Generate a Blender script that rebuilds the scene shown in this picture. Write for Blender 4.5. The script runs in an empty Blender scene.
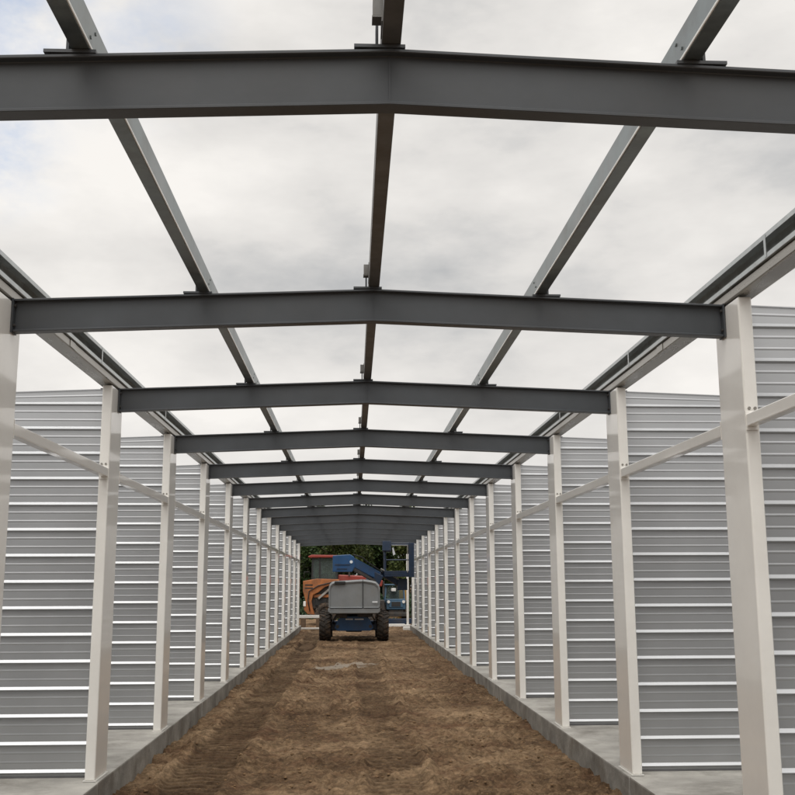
import bpy, bmesh, math, random
import numpy as np
from mathutils import Vector, Matrix
R = math.radians
random.seed(7)
rng = np.random.default_rng(11)
scene = bpy.context.scene
C = bpy.data.collections.new('yard'); scene.collection.children.link(C)

# ------------------------------------------------------------------ dimensions (metres)
BAY, Y0, NF = 2.5, 2.796, 14            # bay length, first rafter, rafters
HW = 1.883                              # half width between inner column faces
ZB, ZT, RISE = 2.634, 2.810, 0.071      # rafter bottom / top at the ends, rise to the ridge
COL_F, COL_B, COL_W, COL_T = 0.193, 0.160, 0.072, 2.800
GZ = -0.19                              # dirt level below the slab top
fy = lambda k: Y0 + BAY*k
ORD = ['first', 'second', 'third', 'fourth', 'fifth', 'sixth', 'seventh', 'eighth', 'ninth', 'tenth', 'eleventh', 'twelfth', 'thirteenth', 'fourteenth']

# ------------------------------------------------------------------ helpers
def link(o, parent=None):
    C.objects.link(o)
    if parent: o.parent = parent
    return o

def tag(o, label=None, cat=None, group=None, kind=None):
    if label: o['label'] = label
    if cat: o['category'] = cat
    if group: o['group'] = group
    if kind: o['kind'] = kind
    return o

def thing(name, label, cat, loc=(0, 0, 0), rz=0, group=None):
    o = bpy.data.objects.new(name, None); o.empty_display_size = 0.2
    o.location = loc; o.rotation_euler = (0, 0, rz)
    C.objects.link(o)
    return tag(o, label, cat, group, 'thing')

def kids(o): return [c for c in C.objects if c.parent == o]

def copy_tree(o, parent=None):
    ch = kids(o)
    c = o.copy(); C.objects.link(c)
    if parent: c.parent = parent
    for k in ch: copy_tree(k, c)
    return c

class MB:
    """collects shapes for ONE mesh"""
    def __init__(s): s.bm = bmesh.new()
    def box(s, x0, x1, y0, y1, z0, z1, rot=None, piv=None):
        r = bmesh.ops.create_cube(s.bm, size=1)['verts']
        for v in r:
            v.co = Vector(((x0+x1)/2+v.co.x*(x1-x0), (y0+y1)/2+v.co.y*(y1-y0), (z0+z1)/2+v.co.z*(z1-z0)))
        if rot:
            bmesh.ops.rotate(s.bm, verts=r, cent=piv or ((x0+x1)/2, (y0+y1)/2, (z0+z1)/2), matrix=rot)
        return s
    def prism(s, pts, axis, a, b):
        """closed polygon pts extruded along an axis: 'x' pts=(y,z); 'y' pts=(x,z); 'z' pts=(x,y)"""
        f = {'x': lambda p, t: (t, p[0], p[1]), 'y': lambda p, t: (p[0], t, p[1]), 'z': lambda p, t: (p[0], p[1], t)}[axis]
        A = [s.bm.verts.new(f(p, a)) for p in pts]; B = [s.bm.verts.new(f(p, b)) for p in pts]
        n = len(pts)
        s.bm.faces.new(A); s.bm.faces.new(B[::-1])
        for i in range(n): s.bm.faces.new((A[i], B[i], B[(i+1) % n], A[(i+1) % n]))
        bmesh.ops.recalc_face_normals(s.bm, faces=s.bm.faces[:])
        return s
    def rings(s, rings, closed=True, cap=True):
        V = [[s.bm.verts.new(p) for p in r] for r in rings]
        n = len(V[0])
        for a, b in zip(V, V[1:]):
            for i in range(n if closed else n-1):
                s.bm.faces.new((a[i], a[(i+1) % n], b[(i+1) % n], b[i]))
        if cap:
            s.bm.faces.new(V[0][::-1]); s.bm.faces.new(V[-1])
        bmesh.ops.recalc_face_normals(s.bm, faces=s.bm.faces[:])
        return s
    def tube(s, pts, r, n=8):
        pts = [Vector(p) for p in pts]; rings = []
        for i, p in enumerate(pts):
            d = (pts[min(i+1, len(pts)-1)]-pts[max(i-1, 0)]).normalized()
            u = d.orthogonal().normalized() if i == 0 else (rings_u - d*rings_u.dot(d)).normalized()
            rings_u = u
            w = d.cross(u)
            rr = r[i] if isinstance(r, (list, tuple)) else r
            rings.append([p+(u*math.cos(t)+w*math.sin(t))*rr for t in [2*math.pi*k/n for k in range(n)]])
        return s.rings(rings)
    def bar(s, a, b, w, h, up=(0, 0, 1)):
        a, b = Vector(a), Vector(b); d = (b-a).normalized()
        sd = d.cross(Vector(up)).normalized(); u = sd.cross(d)
        rings = [[p+sd*(w/2*i)+u*(h/2*j) for i, j in ((-1, -1), (1, -1), (1, 1), (-1, 1))] for p in (a, b)]
        return s.rings(rings)
    def lathe_x(s, prof, n=32, c=(0, 0, 0)):
        """profile of (x, radius) turned round the x axis"""
        rings = []
        for x, r in prof:
            rings.append([(c[0]+x, c[1]+r*math.cos(2*math.pi*k/n), c[2]+r*math.sin(2*math.pi*k/n)) for k in range(n)])
        return s.rings(rings)
    def cyl(s, c, r, h, axis='z', n=16):
        c = Vector(c); d = {'x': Vector((1, 0, 0)), 'y': Vector((0, 1, 0)), 'z': Vector((0, 0, 1))}[axis]
        return s.tube([c, c+d*h], r, n)
    def build(s, name, mat, parent=None, bevel=0, smooth=False, seg=2):
        me = bpy.data.meshes.new(name); s.bm.to_mesh(me); s.bm.free()
        me.materials.append(mat)
        o = link(bpy.data.objects.new(name, me), parent)
        if bevel:
            m = o.modifiers.new('edge', 'BEVEL'); m.width = bevel; m.segments = seg; m.limit_method = 'ANGLE'; m.angle_limit = R(35)
            m.harden_normals = False
        if smooth:
            for p in me.polygons: p.use_smooth = True
        return o

def mesh_obj(name, verts, faces, mat, parent=None, smooth=False):
    me = bpy.data.meshes.new(name); me.from_pydata(verts, [], faces); me.update()
    me.materials.append(mat)
    if smooth: me.polygons.foreach_set('use_smooth', [True]*len(me.polygons))
    return link(bpy.data.objects.new(name, me), parent)

# ------------------------------------------------------------------ materials
def mat(name, base, rough=0.5, metal=0.0, spec=0.5, coat=0.0, coat_r=0.1, var=0.0, scale=4.0, dirt=None, dirt_amt=0.0, bump=0.0, bump_s=60.0, rough_var=0.0, stretch=(1, 1, 1), coords='Object', detail=6):
    m = bpy.data.materials.new(name); m.use_nodes = True
    nt = m.node_tree; N = nt.nodes; L = nt.links; b = N['Principled BSDF']
    b.inputs['Base Color'].default_value = (*base, 1); b.inputs['Roughness'].default_value = rough
    b.inputs['Metallic'].default_value = metal; b.inputs['Specular IOR Level'].default_value = spec
    b.inputs['Coat Weight'].default_value = coat; b.inputs['Coat Roughness'].default_value = coat_r
    tc = N.new('ShaderNodeTexCoord'); mp = N.new('ShaderNodeMapping'); mp.inputs['Scale'].default_value = stretch
    L.new(tc.outputs[coords], mp.inputs[0]); src = mp.outputs[0]
    if var or dirt:
        n1 = N.new('ShaderNodeTexNoise'); n1.inputs['Scale'].default_value = scale; n1.inputs['Detail'].default_value = detail; n1.inputs['Roughness'].default_value = 0.62
        L.new(src, n1.inputs['Vector'])
        rp = N.new('ShaderNodeMapRange'); rp.inputs[1].default_value = 0.3; rp.inputs[2].default_value = 0.7
        rp.inputs[3].default_value = 1-var; rp.inputs[4].default_value = 1+var
        L.new(n1.outputs[0], rp.inputs[0])
        mx = N.new('ShaderNodeMix'); mx.data_type = 'RGBA'; mx.blend_type = 'MULTIPLY'; mx.inputs[0].default_value = 1
        mx.inputs[6].default_value = (*base, 1); L.new(rp.outputs[0], mx.inputs[7])
        col = mx.outputs[2]
        if dirt:
            n2 = N.new('ShaderNodeTexNoise'); n2.inputs['Scale'].default_value = scale*0.7; n2.inputs['Detail'].default_value = 8; n2.inputs['Roughness'].default_value = 0.7
            mp2 = N.new('ShaderNodeMapping'); mp2.inputs['Location'].default_value = (3.3, 7.1, 1.7); mp2.inputs['Scale'].default_value = stretch
            L.new(tc.outputs[coords], mp2.inputs[0]); L.new(mp2.outputs[0], n2.inputs['Vector'])
            r2 = N.new('ShaderNodeMapRange'); r2.inputs[1].default_value = 0.48; r2.inputs[2].default_value = 0.72; r2.inputs[4].default_value = dirt_amt
            L.new(n2.outputs[0], r2.inputs[0])
            m2 = N.new('ShaderNodeMix'); m2.data_type = 'RGBA'; m2.inputs[7].default_value = (*dirt, 1)
            L.new(r2.outputs[0], m2.inputs[0]); L.new(col, m2.inputs[6]); col = m2.outputs[2]
        L.new(col, b.inputs['Base Color'])
        if rough_var:
            rr = N.new('ShaderNodeMapRange'); rr.inputs[1].default_value = 0.3; rr.inputs[2].default_value = 0.7
            rr.inputs[3].default_value = max(0.02, rough-rough_var); rr.inputs[4].default_value = rough+rough_var
            L.new(n1.outputs[0], rr.inputs[0]); L.new(rr.outputs[0], b.inputs['Roughness'])
    if bump:
        n3 = N.new('ShaderNodeTexNoise'); n3.inputs['Scale'].default_value = bump_s; n3.inputs['Detail'].default_value = 5
        L.new(src, n3.inputs['Vector'])
        bp = N.new('ShaderNodeBump'); bp.inputs['Strength'].default_value = bump; bp.inputs['Distance'].default_value = 0.01
        L.new(n3.outputs[0], bp.inputs['Height']); L.new(bp.outputs[0], b.inputs['Normal'])
    return m

M = {}
M['rafter'] = mat('dark_grey_paint', (0.056, 0.062, 0.069), 0.42, spec=0.45, var=0.16, scale=2.5, dirt=(0.075, 0.070, 0.066), dirt_amt=0.25, bump=0.05, bump_s=25, coords='Object')
M['cream'] = mat('cream_coated_steel', (0.86, 0.842, 0.800), 0.30, spec=0.5, coat=0.8, coat_r=0.06, var=0.04, scale=2.0, dirt=(0.62, 0.58, 0.53), dirt_amt=0.22, bump=0.012, bump_s=5)
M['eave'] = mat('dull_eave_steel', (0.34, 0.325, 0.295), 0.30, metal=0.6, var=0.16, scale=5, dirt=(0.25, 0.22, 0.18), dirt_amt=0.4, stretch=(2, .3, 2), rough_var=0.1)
M['galv'] = mat('galvanised_steel', (0.46, 0.485, 0.485), 0.36, metal=0.8, var=0.22, scale=9, dirt=(0.22, 0.2, 0.17), dirt_amt=0.35, rough_var=0.1)
M['purlin'] = mat('weathered_galvanised_steel', (0.235, 0.262, 0.265), 0.40, metal=0.8, var=0.3, scale=7, dirt=(0.13, 0.115, 0.095), dirt_amt=0.5, rough_var=0.1)
M['painted_glint'] = mat('painted_edge_glint', (0.88, 0.88, 0.86), 0.45, metal=0.0, var=0.12, scale=9)  # pale colour standing in for the glint along the purlin corners
M['ridge_galv'] = mat('mud_stained_galvanised_steel', (0.15, 0.147, 0.14), 0.5, metal=0.5, var=0.25, scale=7, dirt=(0.11, 0.085, 0.065), dirt_amt=0.6)
M['panel'] = mat('zinc_sheet', (0.475, 0.485, 0.498), 0.40, metal=0.66, var=0.05, scale=1.2, dirt=(0.44, 0.45, 0.46), dirt_amt=0.25, rough_var=0.05)
M['channel'] = mat('dull_dark_channel', (0.16, 0.16, 0.165), 0.55, metal=0.4, var=0.15, scale=5)
M['bolt'] = mat('zinc_bolt', (0.35, 0.33, 0.30), 0.4, metal=0.8)
M['concrete'] = mat('concrete', (0.345, 0.332, 0.305), 0.85, spec=0.3, var=0.28, scale=2.4, dirt=(0.15, 0.14, 0.122), dirt_amt=0.9, bump=0.35, bump_s=45, detail=9)
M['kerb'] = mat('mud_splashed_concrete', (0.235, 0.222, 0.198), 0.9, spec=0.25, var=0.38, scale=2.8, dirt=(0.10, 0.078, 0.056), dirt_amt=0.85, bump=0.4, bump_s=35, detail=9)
M['blue'] = mat('machine_blue_paint', (0.014, 0.066, 0.170), 0.4, spec=0.5, var=0.15, scale=4, dirt=(0.07, 0.06, 0.05), dirt_amt=0.4)
M['navy'] = mat('dark_blue_paint', (0.009, 0.025, 0.058), 0.45, var=0.15, scale=4, dirt=(0.06, 0.05, 0.04), dirt_amt=0.5)
M['hood'] = mat('grey_moulded_plastic', (0.215, 0.225, 0.23), 0.45, spec=0.4, var=0.08, scale=3, dirt=(0.2, 0.18, 0.15), dirt_amt=0.4)
M['hood_dark'] = mat('dark_grey_plastic', (0.10, 0.10, 0.10), 0.55, var=0.1, scale=3)
M['tyre'] = mat('muddy_tyre_rubber', (0.040, 0.035, 0.031), 0.85, spec=0.25, var=0.3, scale=9, dirt=(0.14, 0.09, 0.055), dirt_amt=1.0, bump=0.4, bump_s=40)
M['black'] = mat('black_rubber', (0.018, 0.018, 0.018), 0.6, var=0.15, scale=6)
M['grease'] = mat('dark_machinery_metal', (0.05, 0.047, 0.045), 0.5, metal=0.3, var=0.3, scale=8, dirt=(0.12, 0.08, 0.05), dirt_amt=0.6)
M['rim'] = mat('pale_rim_paint', (0.30, 0.29, 0.27), 0.5, var=0.2, scale=8, dirt=(0.13, 0.085, 0.052), dirt_amt=0.7)
M['orange'] = mat('orange_machine_paint', (0.34, 0.118, 0.034), 0.55, var=0.25, scale=4, dirt=(0.085, 0.055, 0.038), dirt_amt=0.85)
M['red'] = mat('red_machine_paint', (0.26, 0.035, 0.024), 0.42, var=0.1, scale=3, dirt=(0.25, 0.15, 0.12), dirt_amt=0.3)
M['paleblue'] = mat('pale_blue_paint', (0.04, 0.095, 0.155), 0.45, var=0.12, scale=3, dirt=(0.12, 0.09, 0.06), dirt_amt=0.4)
M['yellow'] = mat('yellow_paint', (0.30, 0.17, 0.03), 0.5, var=0.12, scale=4)
M['white'] = mat('white_paint', (0.72, 0.71, 0.68), 0.4, var=0.05, scale=5, dirt=(0.45, 0.38, 0.3), dirt_amt=0.3)
M['decal'] = mat('white_decal', (0.66, 0.68, 0.70), 0.4)
M['timber'] = mat('weathered_timber', (0.14, 0.09, 0.055), 0.8, var=0.3, scale=6, stretch=(1, 8, 8))
M['bark'] = mat('bark', (0.07, 0.05, 0.035), 0.9, var=0.3, scale=8, bump=0.6, bump_s=20)

g = bpy.data.materials.new('cab_glass'); g.use_nodes = True
b = g.node_tree.nodes['Principled BSDF']
b.inputs['Base Color'].default_value = (0.42, 0.50, 0.48, 1); b.inputs['Transmission Weight'].default_value = 0.9; b.inputs['Roughness'].default_value = 0.04; b.inputs['IOR'].default_value = 1.15
M['glass'] = g

def leaf_mat(name, c0, c1, c2):
    m = bpy.data.materials.new(name); m.use_nodes = True; nt = m.node_tree; N = nt.nodes; L = nt.links; b = N['Principled BSDF']
    geo = N.new('ShaderNodeNewGeometry'); cr = N.new('ShaderNodeValToRGB')
    cr.color_ramp.elements[0].color = (*c0, 1); cr.color_ramp.elements[1].color = (*c2, 1)
    e = cr.color_ramp.elements.new(0.5); e.color = (*c1, 1)
    L.new(geo.outputs['Random Per Island'], cr.inputs[0]); L.new(cr.outputs[0], b.inputs['Base Color'])
    b.inputs['Roughness'].default_value = 0.6; b.inputs['Specular IOR Level'].default_value = 0.25
    return m
M['leaf_a'] = leaf_mat('leaves_deep_green', (0.018, 0.034, 0.010), (0.032, 0.058, 0.014), (0.055, 0.085, 0.022))
M['leaf_b'] = leaf_mat('leaves_olive', (0.032, 0.045, 0.012), (0.055, 0.075, 0.018), (0.09, 0.105, 0.03))
M['leaf_c'] = leaf_mat('leaves_blue_green', (0.014, 0.030, 0.014), (0.024, 0.05, 0.022), (0.045, 0.075, 0.032))

def dirt_material():
    m = bpy.data.materials.new('trampled_dirt'); m.use_nodes = True; nt = m.node_tree; N = nt.nodes; L = nt.links; b = N['Principled BSDF']
    tc = N.new('ShaderNodeTexCoord')
    def noise(sc, det, ro, off=(0, 0, 0), st=(1, 1, 1)):
        mp = N.new('ShaderNodeMapping'); mp.inputs['Location'].default_value = off; mp.inputs['Scale'].default_value = st
        L.new(tc.outputs['Object'], mp.inputs[0]); n = N.new('ShaderNodeTexNoise'); n.inputs['Scale'].default_value = sc
        n.inputs['Detail'].default_value = det; n.inputs['Roughness'].default_value = ro; L.new(mp.outputs[0], n.inputs['Vector']); return n.outputs[0]
    big = noise(0.9, 5, 0.6); mid = noise(6.5, 9, 0.78, (5, 2, 0), (1, .8, 1)); fine = noise(17, 9, 0.86, (1, 9, 0)); red = noise(2.2, 6, 0.65, (9, 4, 0))
    add = N.new('ShaderNodeMath'); add.operation = 'MULTIPLY_ADD'; L.new(mid, add.inputs[0]); add.inputs[1].default_value = 0.62; L.new(big, add.inputs[2])
    add2 = N.new('ShaderNodeMath'); add2.operation = 'MULTIPLY_ADD'; L.new(fine, add2.inputs[0]); add2.inputs[1].default_value = 1.0; L.new(add.outputs[0], add2.inputs[2])
    cr = N.new('ShaderNodeValToRGB'); E = cr.color_ramp.elements
    E[0].position = 0.76; E[0].color = (0.062, 0.036, 0.020, 1); E[1].position = 1.30; E[1].color = (0.34, 0.232, 0.138, 1)
    for p, c in ((0.94, (0.145, 0.088, 0.048)), (1.06, (0.215, 0.137, 0.075))):
        pass
    mr = N.new('ShaderNodeMapRange'); mr.inputs[1].default_value = 0.98; mr.inputs[2].default_value = 1.50; L.new(add2.outputs[0], mr.inputs[0])
    E[0].position = 0.0; E[1].position = 1.0
    for p, c in ((0.35, (0.112, 0.067, 0.038)), (0.62, (0.182, 0.114, 0.065))):
        e = E.new(p); e.color = (c[0]*1.08, c[1]*1.12, c[2]*1.12, 1)
    L.new(mr.outputs[0], cr.inputs[0])
    rm = N.new('ShaderNodeMapRange'); rm.inputs[1].default_value = 0.5; rm.inputs[2].default_value = 0.68; rm.inputs[4].default_value = 0.65; L.new(red, rm.inputs[0])
    mx = N.new('ShaderNodeMix'); mx.data_type = 'RGBA'; mx.inputs[7].default_value = (0.115, 0.056, 0.032, 1); L.new(rm.outputs[0], mx.inputs[0]); L.new(cr.outputs[0], mx.inputs[6])
    crumb = noise(13, 4, 0.7, (4, 4, 2)); cm = N.new('ShaderNodeMapRange'); cm.inputs[1].default_value = 0.40; cm.inputs[2].default_value = 0.60; cm.inputs[3].default_value = 0.58; cm.inputs[4].default_value = 1.05
    L.new(crumb, cm.inputs[0]); mc = N.new('ShaderNodeMix'); mc.data_type = 'RGBA'; mc.blend_type = 'MULTIPLY'; mc.inputs[0].default_value = 1
    L.new(mx.outputs[2], mc.inputs[6]); L.new(cm.outputs[0], mc.inputs[7])
    # compacted, damp soil pressed in the wheel ruts (stored per vertex as 'rut')
    at = N.new('ShaderNodeAttribute'); at.attribute_name = 'rut'
    m3 = N.new('ShaderNodeMix'); m3.data_type = 'RGBA'; m3.inputs[7].default_value = (0.044, 0.028, 0.017, 1); L.new(at.outputs['Fac'], m3.inputs[0]); L.new(mc.outputs[2], m3.inputs[6])
    # a smear of dried grey cement
    a2 = N.new('ShaderNodeAttribute'); a2.attribute_name = 'cement'
    m4 = N.new('ShaderNodeMix'); m4.data_type = 'RGBA'; m4.inputs[7].default_value = (0.34, 0.31, 0.26, 1); L.new(a2.outputs['Fac'], m4.inputs[0]); L.new(m3.outputs[2], m4.inputs[6])
    L.new(m4.outputs[2], b.inputs['Base Color']); b.inputs['Roughness'].default_value = 0.95; b.inputs['Specular IOR Level'].default_value = 0.12
    bn = N.new('ShaderNodeMath'); bn.operation = 'MULTIPLY_ADD'; L.new(mid, bn.inputs[0]); bn.inputs[1].default_value = 1.0; L.new(fine, bn.inputs[2])
    bp = N.new('ShaderNodeBump'); bp.inputs['Strength'].default_value = 0.75; bp.inputs['Distance'].default_value = 0.028
    L.new(bn.outputs[0], bp.inputs['Height']); L.new(bp.outputs[0], b.inputs['Normal'])
    return m
M['dirt'] = dirt_material()
M['clod'] = mat('dry_soil_clod', (0.19, 0.120, 0.066), 0.95, spec=0.1, var=0.35, scale=14)

# ------------------------------------------------------------------ ground
def vnoise(x, y, seed):
    xi = np.floor(x).astype(np.int64); yi = np.floor(y).astype(np.int64); fx = x-xi; fyy = y-yi
    def h(a, b):
        n = (a*374761393 + b*668265263 + seed*974711) & 0x7fffffff
        n = ((n ^ (n >> 13))*1274126177) & 0x7fffffff
        return ((n ^ (n >> 16)) & 0xffff)/65535.0
    ux = fx*fx*(3-2*fx); uy = fyy*fyy*(3-2*fyy)
    return (h(xi, yi)*(1-ux)+h(xi+1, yi)*ux)*(1-uy) + (h(xi, yi+1)*(1-ux)+h(xi+1, yi+1)*ux)*uy - 0.5

def fbm(x, y, f, seed, o=4, g=0.55):
    r = 0; a = 1
    for i in range(o):
        r = r + a*vnoise(x*f+17.3*i, y*f-9.1*i, seed+i); f *= 2.03; a *= g
    return r

def sstep(a, b, t):
    t = np.clip((t-a)/(b-a), 0, 1); return t*t*(3-2*t)

xs = list(np.arange(-1.95, 1.951, 0.019))
xs = [-400, -150, -60, -25, -12, -7, -5.6, -4, -2.6] + xs + [2.6, 4, 5.6, 7, 12, 25, 60, 150, 400]
ys = [-300, -60, -20, -6, 0, 3, 5, 6.2]
y = 6.6
while y < 44:
    ys.append(y); y += 0.0185*(y/7.0)**1.55
ys += [46, 50, 56, 64, 80, 120, 250, 600, 1500]
X, Yg = np.meshgrid(np.array(xs), np.array(ys))
inside = 1-sstep(1.88, 2.0, np.abs(X))
nearfade = sstep(5, 6.6, Yg)*(1-sstep(40, 46, Yg))
H = 0.024*fbm(X, Yg, 0.7, 3, 3) + 0.022*fbm(X, Yg*0.8, 3.4, 21, 5, 0.66)
clod = fbm(X, Yg, 8.5, 77, 4, 0.66)
xw = X + 0.05*fbm(X, Yg, 4.0, 401, 2); yw = Yg + 0.05*fbm(X, Yg, 4.0, 431, 2)
bil = np.abs(fbm(xw, yw, 5.5, 500, 3, 0.6))
bil2 = np.abs(fbm(xw, yw, 12.0, 540, 3, 0.6))
rough_patch = 0.45 + 0.75*sstep(-0.2, 0.25, fbm(X, Yg, 0.8, 610, 3))
H += rough_patch*(0.075*np.minimum(bil, 0.42) + 0.055*np.minimum(bil2, 0.42)) - 0.022
H += 0.026*np.maximum(clod, -0.12)
# a little loose soil against the kerbs
H += 0.012*sstep(1.45, 1.85, np.abs(X))*(0.6+1.3*fbm(X, Yg, 0.9, 55, 3))
rut = np.zeros_like(X)
def make_rut(cx, wob, w, depth, y_from, y_to, lug, strength):
    global H, rut
    c = cx + wob*np.sin(Yg*0.23+cx*3) + 0.05*vnoise(Yg*0.5, Yg*0+cx*9, 5)
    t = X-c + 0.06*fbm(X, Yg, 5.0, int(333+cx*10), 3)
    along = sstep(y_from-1, y_from+1, Yg)*(1-sstep(y_to-3, y_to+3, Yg))
    msk = (1-sstep(w*0.42, w*0.58, np.abs(t)))*along
    patch = 1.0 if strength > 0.9 else sstep(-0.25, 0.15, fbm(X, Yg, 1.8, int(900+cx*40), 4, 0.65)+strength-0.62)
    msk = msk*patch
    H = H*(1-0.86*msk) - depth*msk
    ph = (Yg + 0.45*np.abs(t))/0.15                      # chevron lugs
    l = sstep(0.15, 0.4, np.abs((ph % 1.0)-0.5)*2-0.1)
    H += lug*(l-0.5)*msk
    pressed = 1-0.50*l
    rim = np.exp(-((np.abs(t)-w*0.62)/0.06)**2)*along*patch
    H += 0.030*rim*(0.5+1.5*(vnoise(X*6, Yg*5, 31)+0.5))
    rut = np.maximum(rut, np.minimum(msk*(1.4*strength-0.45), 0.95)*pressed)
make_rut(-1.29, 0.03, 0.46, 0.034, 5, 36, 0.062, 0.95)
make_rut(0.24, 0.03, 0.46, 0.020, 4, 29, 0.046, 0.80)
make_rut(1.16, 0.05, 0.36, 0.018, 12, 31, 0.014, 0.50)
make_rut(-0.62, 0.05, 0.36, 0.016, 13, 31, 0.014, 0.50)
H = GZ + H*inside*nearfade - 0.03*(1-inside)
cem = np.exp(-(((X+0.25)/0.66)**2 + ((Yg-20.3-0.9*(X+0.25))/0.62)**2)**2)
cem = sstep(0.35, 0.75, cem*(0.95+1.1*fbm(X, Yg*1.6, 2.2, 301, 4)))*0.60
H = H + ((GZ+0.012)-H)*0.8*cem
ny, nx = X.shape
V = np.stack([X.ravel(), Yg.ravel(), H.ravel()], 1)
ii = (np.arange(ny-1)[:, None]*nx + np.arange(nx-1)[None, :]).ravel()
F = np.stack([ii, ii+1, ii+nx+1, ii+nx], 1)
me = bpy.data.meshes.new('dirt_ground'); me.vertices.add(len(V)); me.vertices.foreach_set('co', V.ravel())
me.loops.add(F.size); me.loops.foreach_set('vertex_index', F.ravel())
me.polygons.add(len(F)); me.polygons.foreach_set('loop_start', np.arange(0, F.size, 4)); me.polygons.foreach_set('use_smooth', np.ones(len(F), bool))
me.update(calc_edges=True)
for nm, arr in (('rut', rut), ('cement', cem)):
    a = me.attributes.new(nm, 'FLOAT', 'POINT'); a.data.foreach_set('value', arr.ravel().astype(np.float32))
me.materials.append(M['dirt'])
ground = link(bpy.data.objects.new('dirt_ground', me)); tag(ground, 'brown churned dirt with wheel ruts between the kerbs', None, None, 'structure')

# loose clods and small stones thrown over the surface: far too many to count
ncl = 6000
cyy = 6.9 + 22*rng.random(ncl)**1.5; cxx = rng.uniform(-1.84, 1.84, ncl)
bi = bmesh.new(); bmesh.ops.create_icosphere(bi, subdivisions=1, radius=1); bv = np.array([v.co[:] for v in bi.verts]); bf = np.array([[v.index for v in f.verts] for f in bi.faces]); bi.free()
xa_, ya_ = np.array(xs), np.array(ys)
ci = np.clip(np.searchsorted(ya_, cyy), 0, ny-1); cj = np.clip(np.searchsorted(xa_, cxx), 0, nx-1)
czz = H[ci, cj]
sz = 0.004 + 0.015*rng.random(ncl)**3.5
sz *= np.where(rut[ci, cj] > 0.3, 0.5, 1)
jit = 1+0.45*(rng.random((ncl, len(bv), 1))-0.5)
ang = rng.uniform(0, 6.28, ncl); ca, sa = np.cos(ang)[:, None], np.sin(ang)[:, None]
P = bv[None]*jit*sz[:, None, None]*np.array([1.25, 0.95, 0.5])
P = np.stack([P[..., 0]*ca-P[..., 1]*sa+cxx[:, None], P[..., 0]*sa+P[..., 1]*ca+cyy[:, None], P[..., 2]+czz[:, None]+0.1*sz[:, None]], -1).reshape(-1, 3)
Fc = (bf[None]+np.arange(ncl)[:, None, None]*len(bv)).reshape(-1, 3)
me = bpy.data.meshes.new('dirt_clods'); me.vertices.add(len(P)); me.vertices.foreach_set('co', P.ravel()); me.loops.add(Fc.size); me.loops.foreach_set('vertex_index', Fc.ravel())
me.polygons.add(len(Fc)); me.polygons.foreach_set('loop_start', np.arange(0, Fc.size, 3)); me.update(calc_edges=True); me.polygons.foreach_set('use_smooth', np.ones(len(Fc), bool)); me.materials.append(M['clod'])
tag(link(bpy.data.objects.new('dirt_clods', me)), 'loose brown clods and grit scattered over the dirt', None, None, 'stuff')

def gz(x, y):
    i = int(np.argmin(np.abs(np.array(ys)-y))); j = int(np.argmin(np.abs(np.array(xs)-x))); return float(H[i, j])

# concrete slabs, cast in sections
for s in (-1, 1):
    mb = MB(); y = -0.4
    edges = [-0.4] + [fy(k)-COL_F-0.02 for k in range(0, NF, 2)] + [fy(NF-1)+0.75]
    for a, b2 in zip(edges, edges[1:]):
        g0 = 0.006
        j = random.uniform(-0.004, 0.004)
        mb.box(*sorted((s*(1.852+j), s*5.3)), a+g0, b2-g0, -0.42, 0.0)
    o = mb.build('concrete_slab', M['concrete'], bevel=0.012)
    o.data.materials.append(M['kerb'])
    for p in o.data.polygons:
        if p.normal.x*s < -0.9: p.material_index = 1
    tag(o, 'grey concrete slab with a kerb edge along the %s side of the dirt' % ('left' if s < 0 else 'right'), None, None, 'structure')

# ------------------------------------------------------------------ rafters
def I_profile(zb, zt, w=0.062, tf=0.011, tw=0.007):
    a, b2 = w/2, tw/2
    return [(-a, zb), (a, zb), (a, zb+tf), (b2, zb+tf), (b2, zt-tf), (a, zt-tf), (a, zt), (-a, zt), (-a, zt-tf), (-b2, zt-tf), (-b2, zb+tf), (-a, zb+tf)]

_bolts = {}
def bolt_at(x, y, z, axis, parent, m='grease', r=0.008, h=0.011):
    key = (axis, m, r)
    if key not in _bolts:
        o = MB().cyl((0, 0, 0), r, h, axis, 6).build('bolt', M[m], parent); _bolts[key] = o
    else:
        o = _bolts[key].copy(); C.objects.link(o); o.parent = parent
    o.location = (x, y, z); return o

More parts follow.
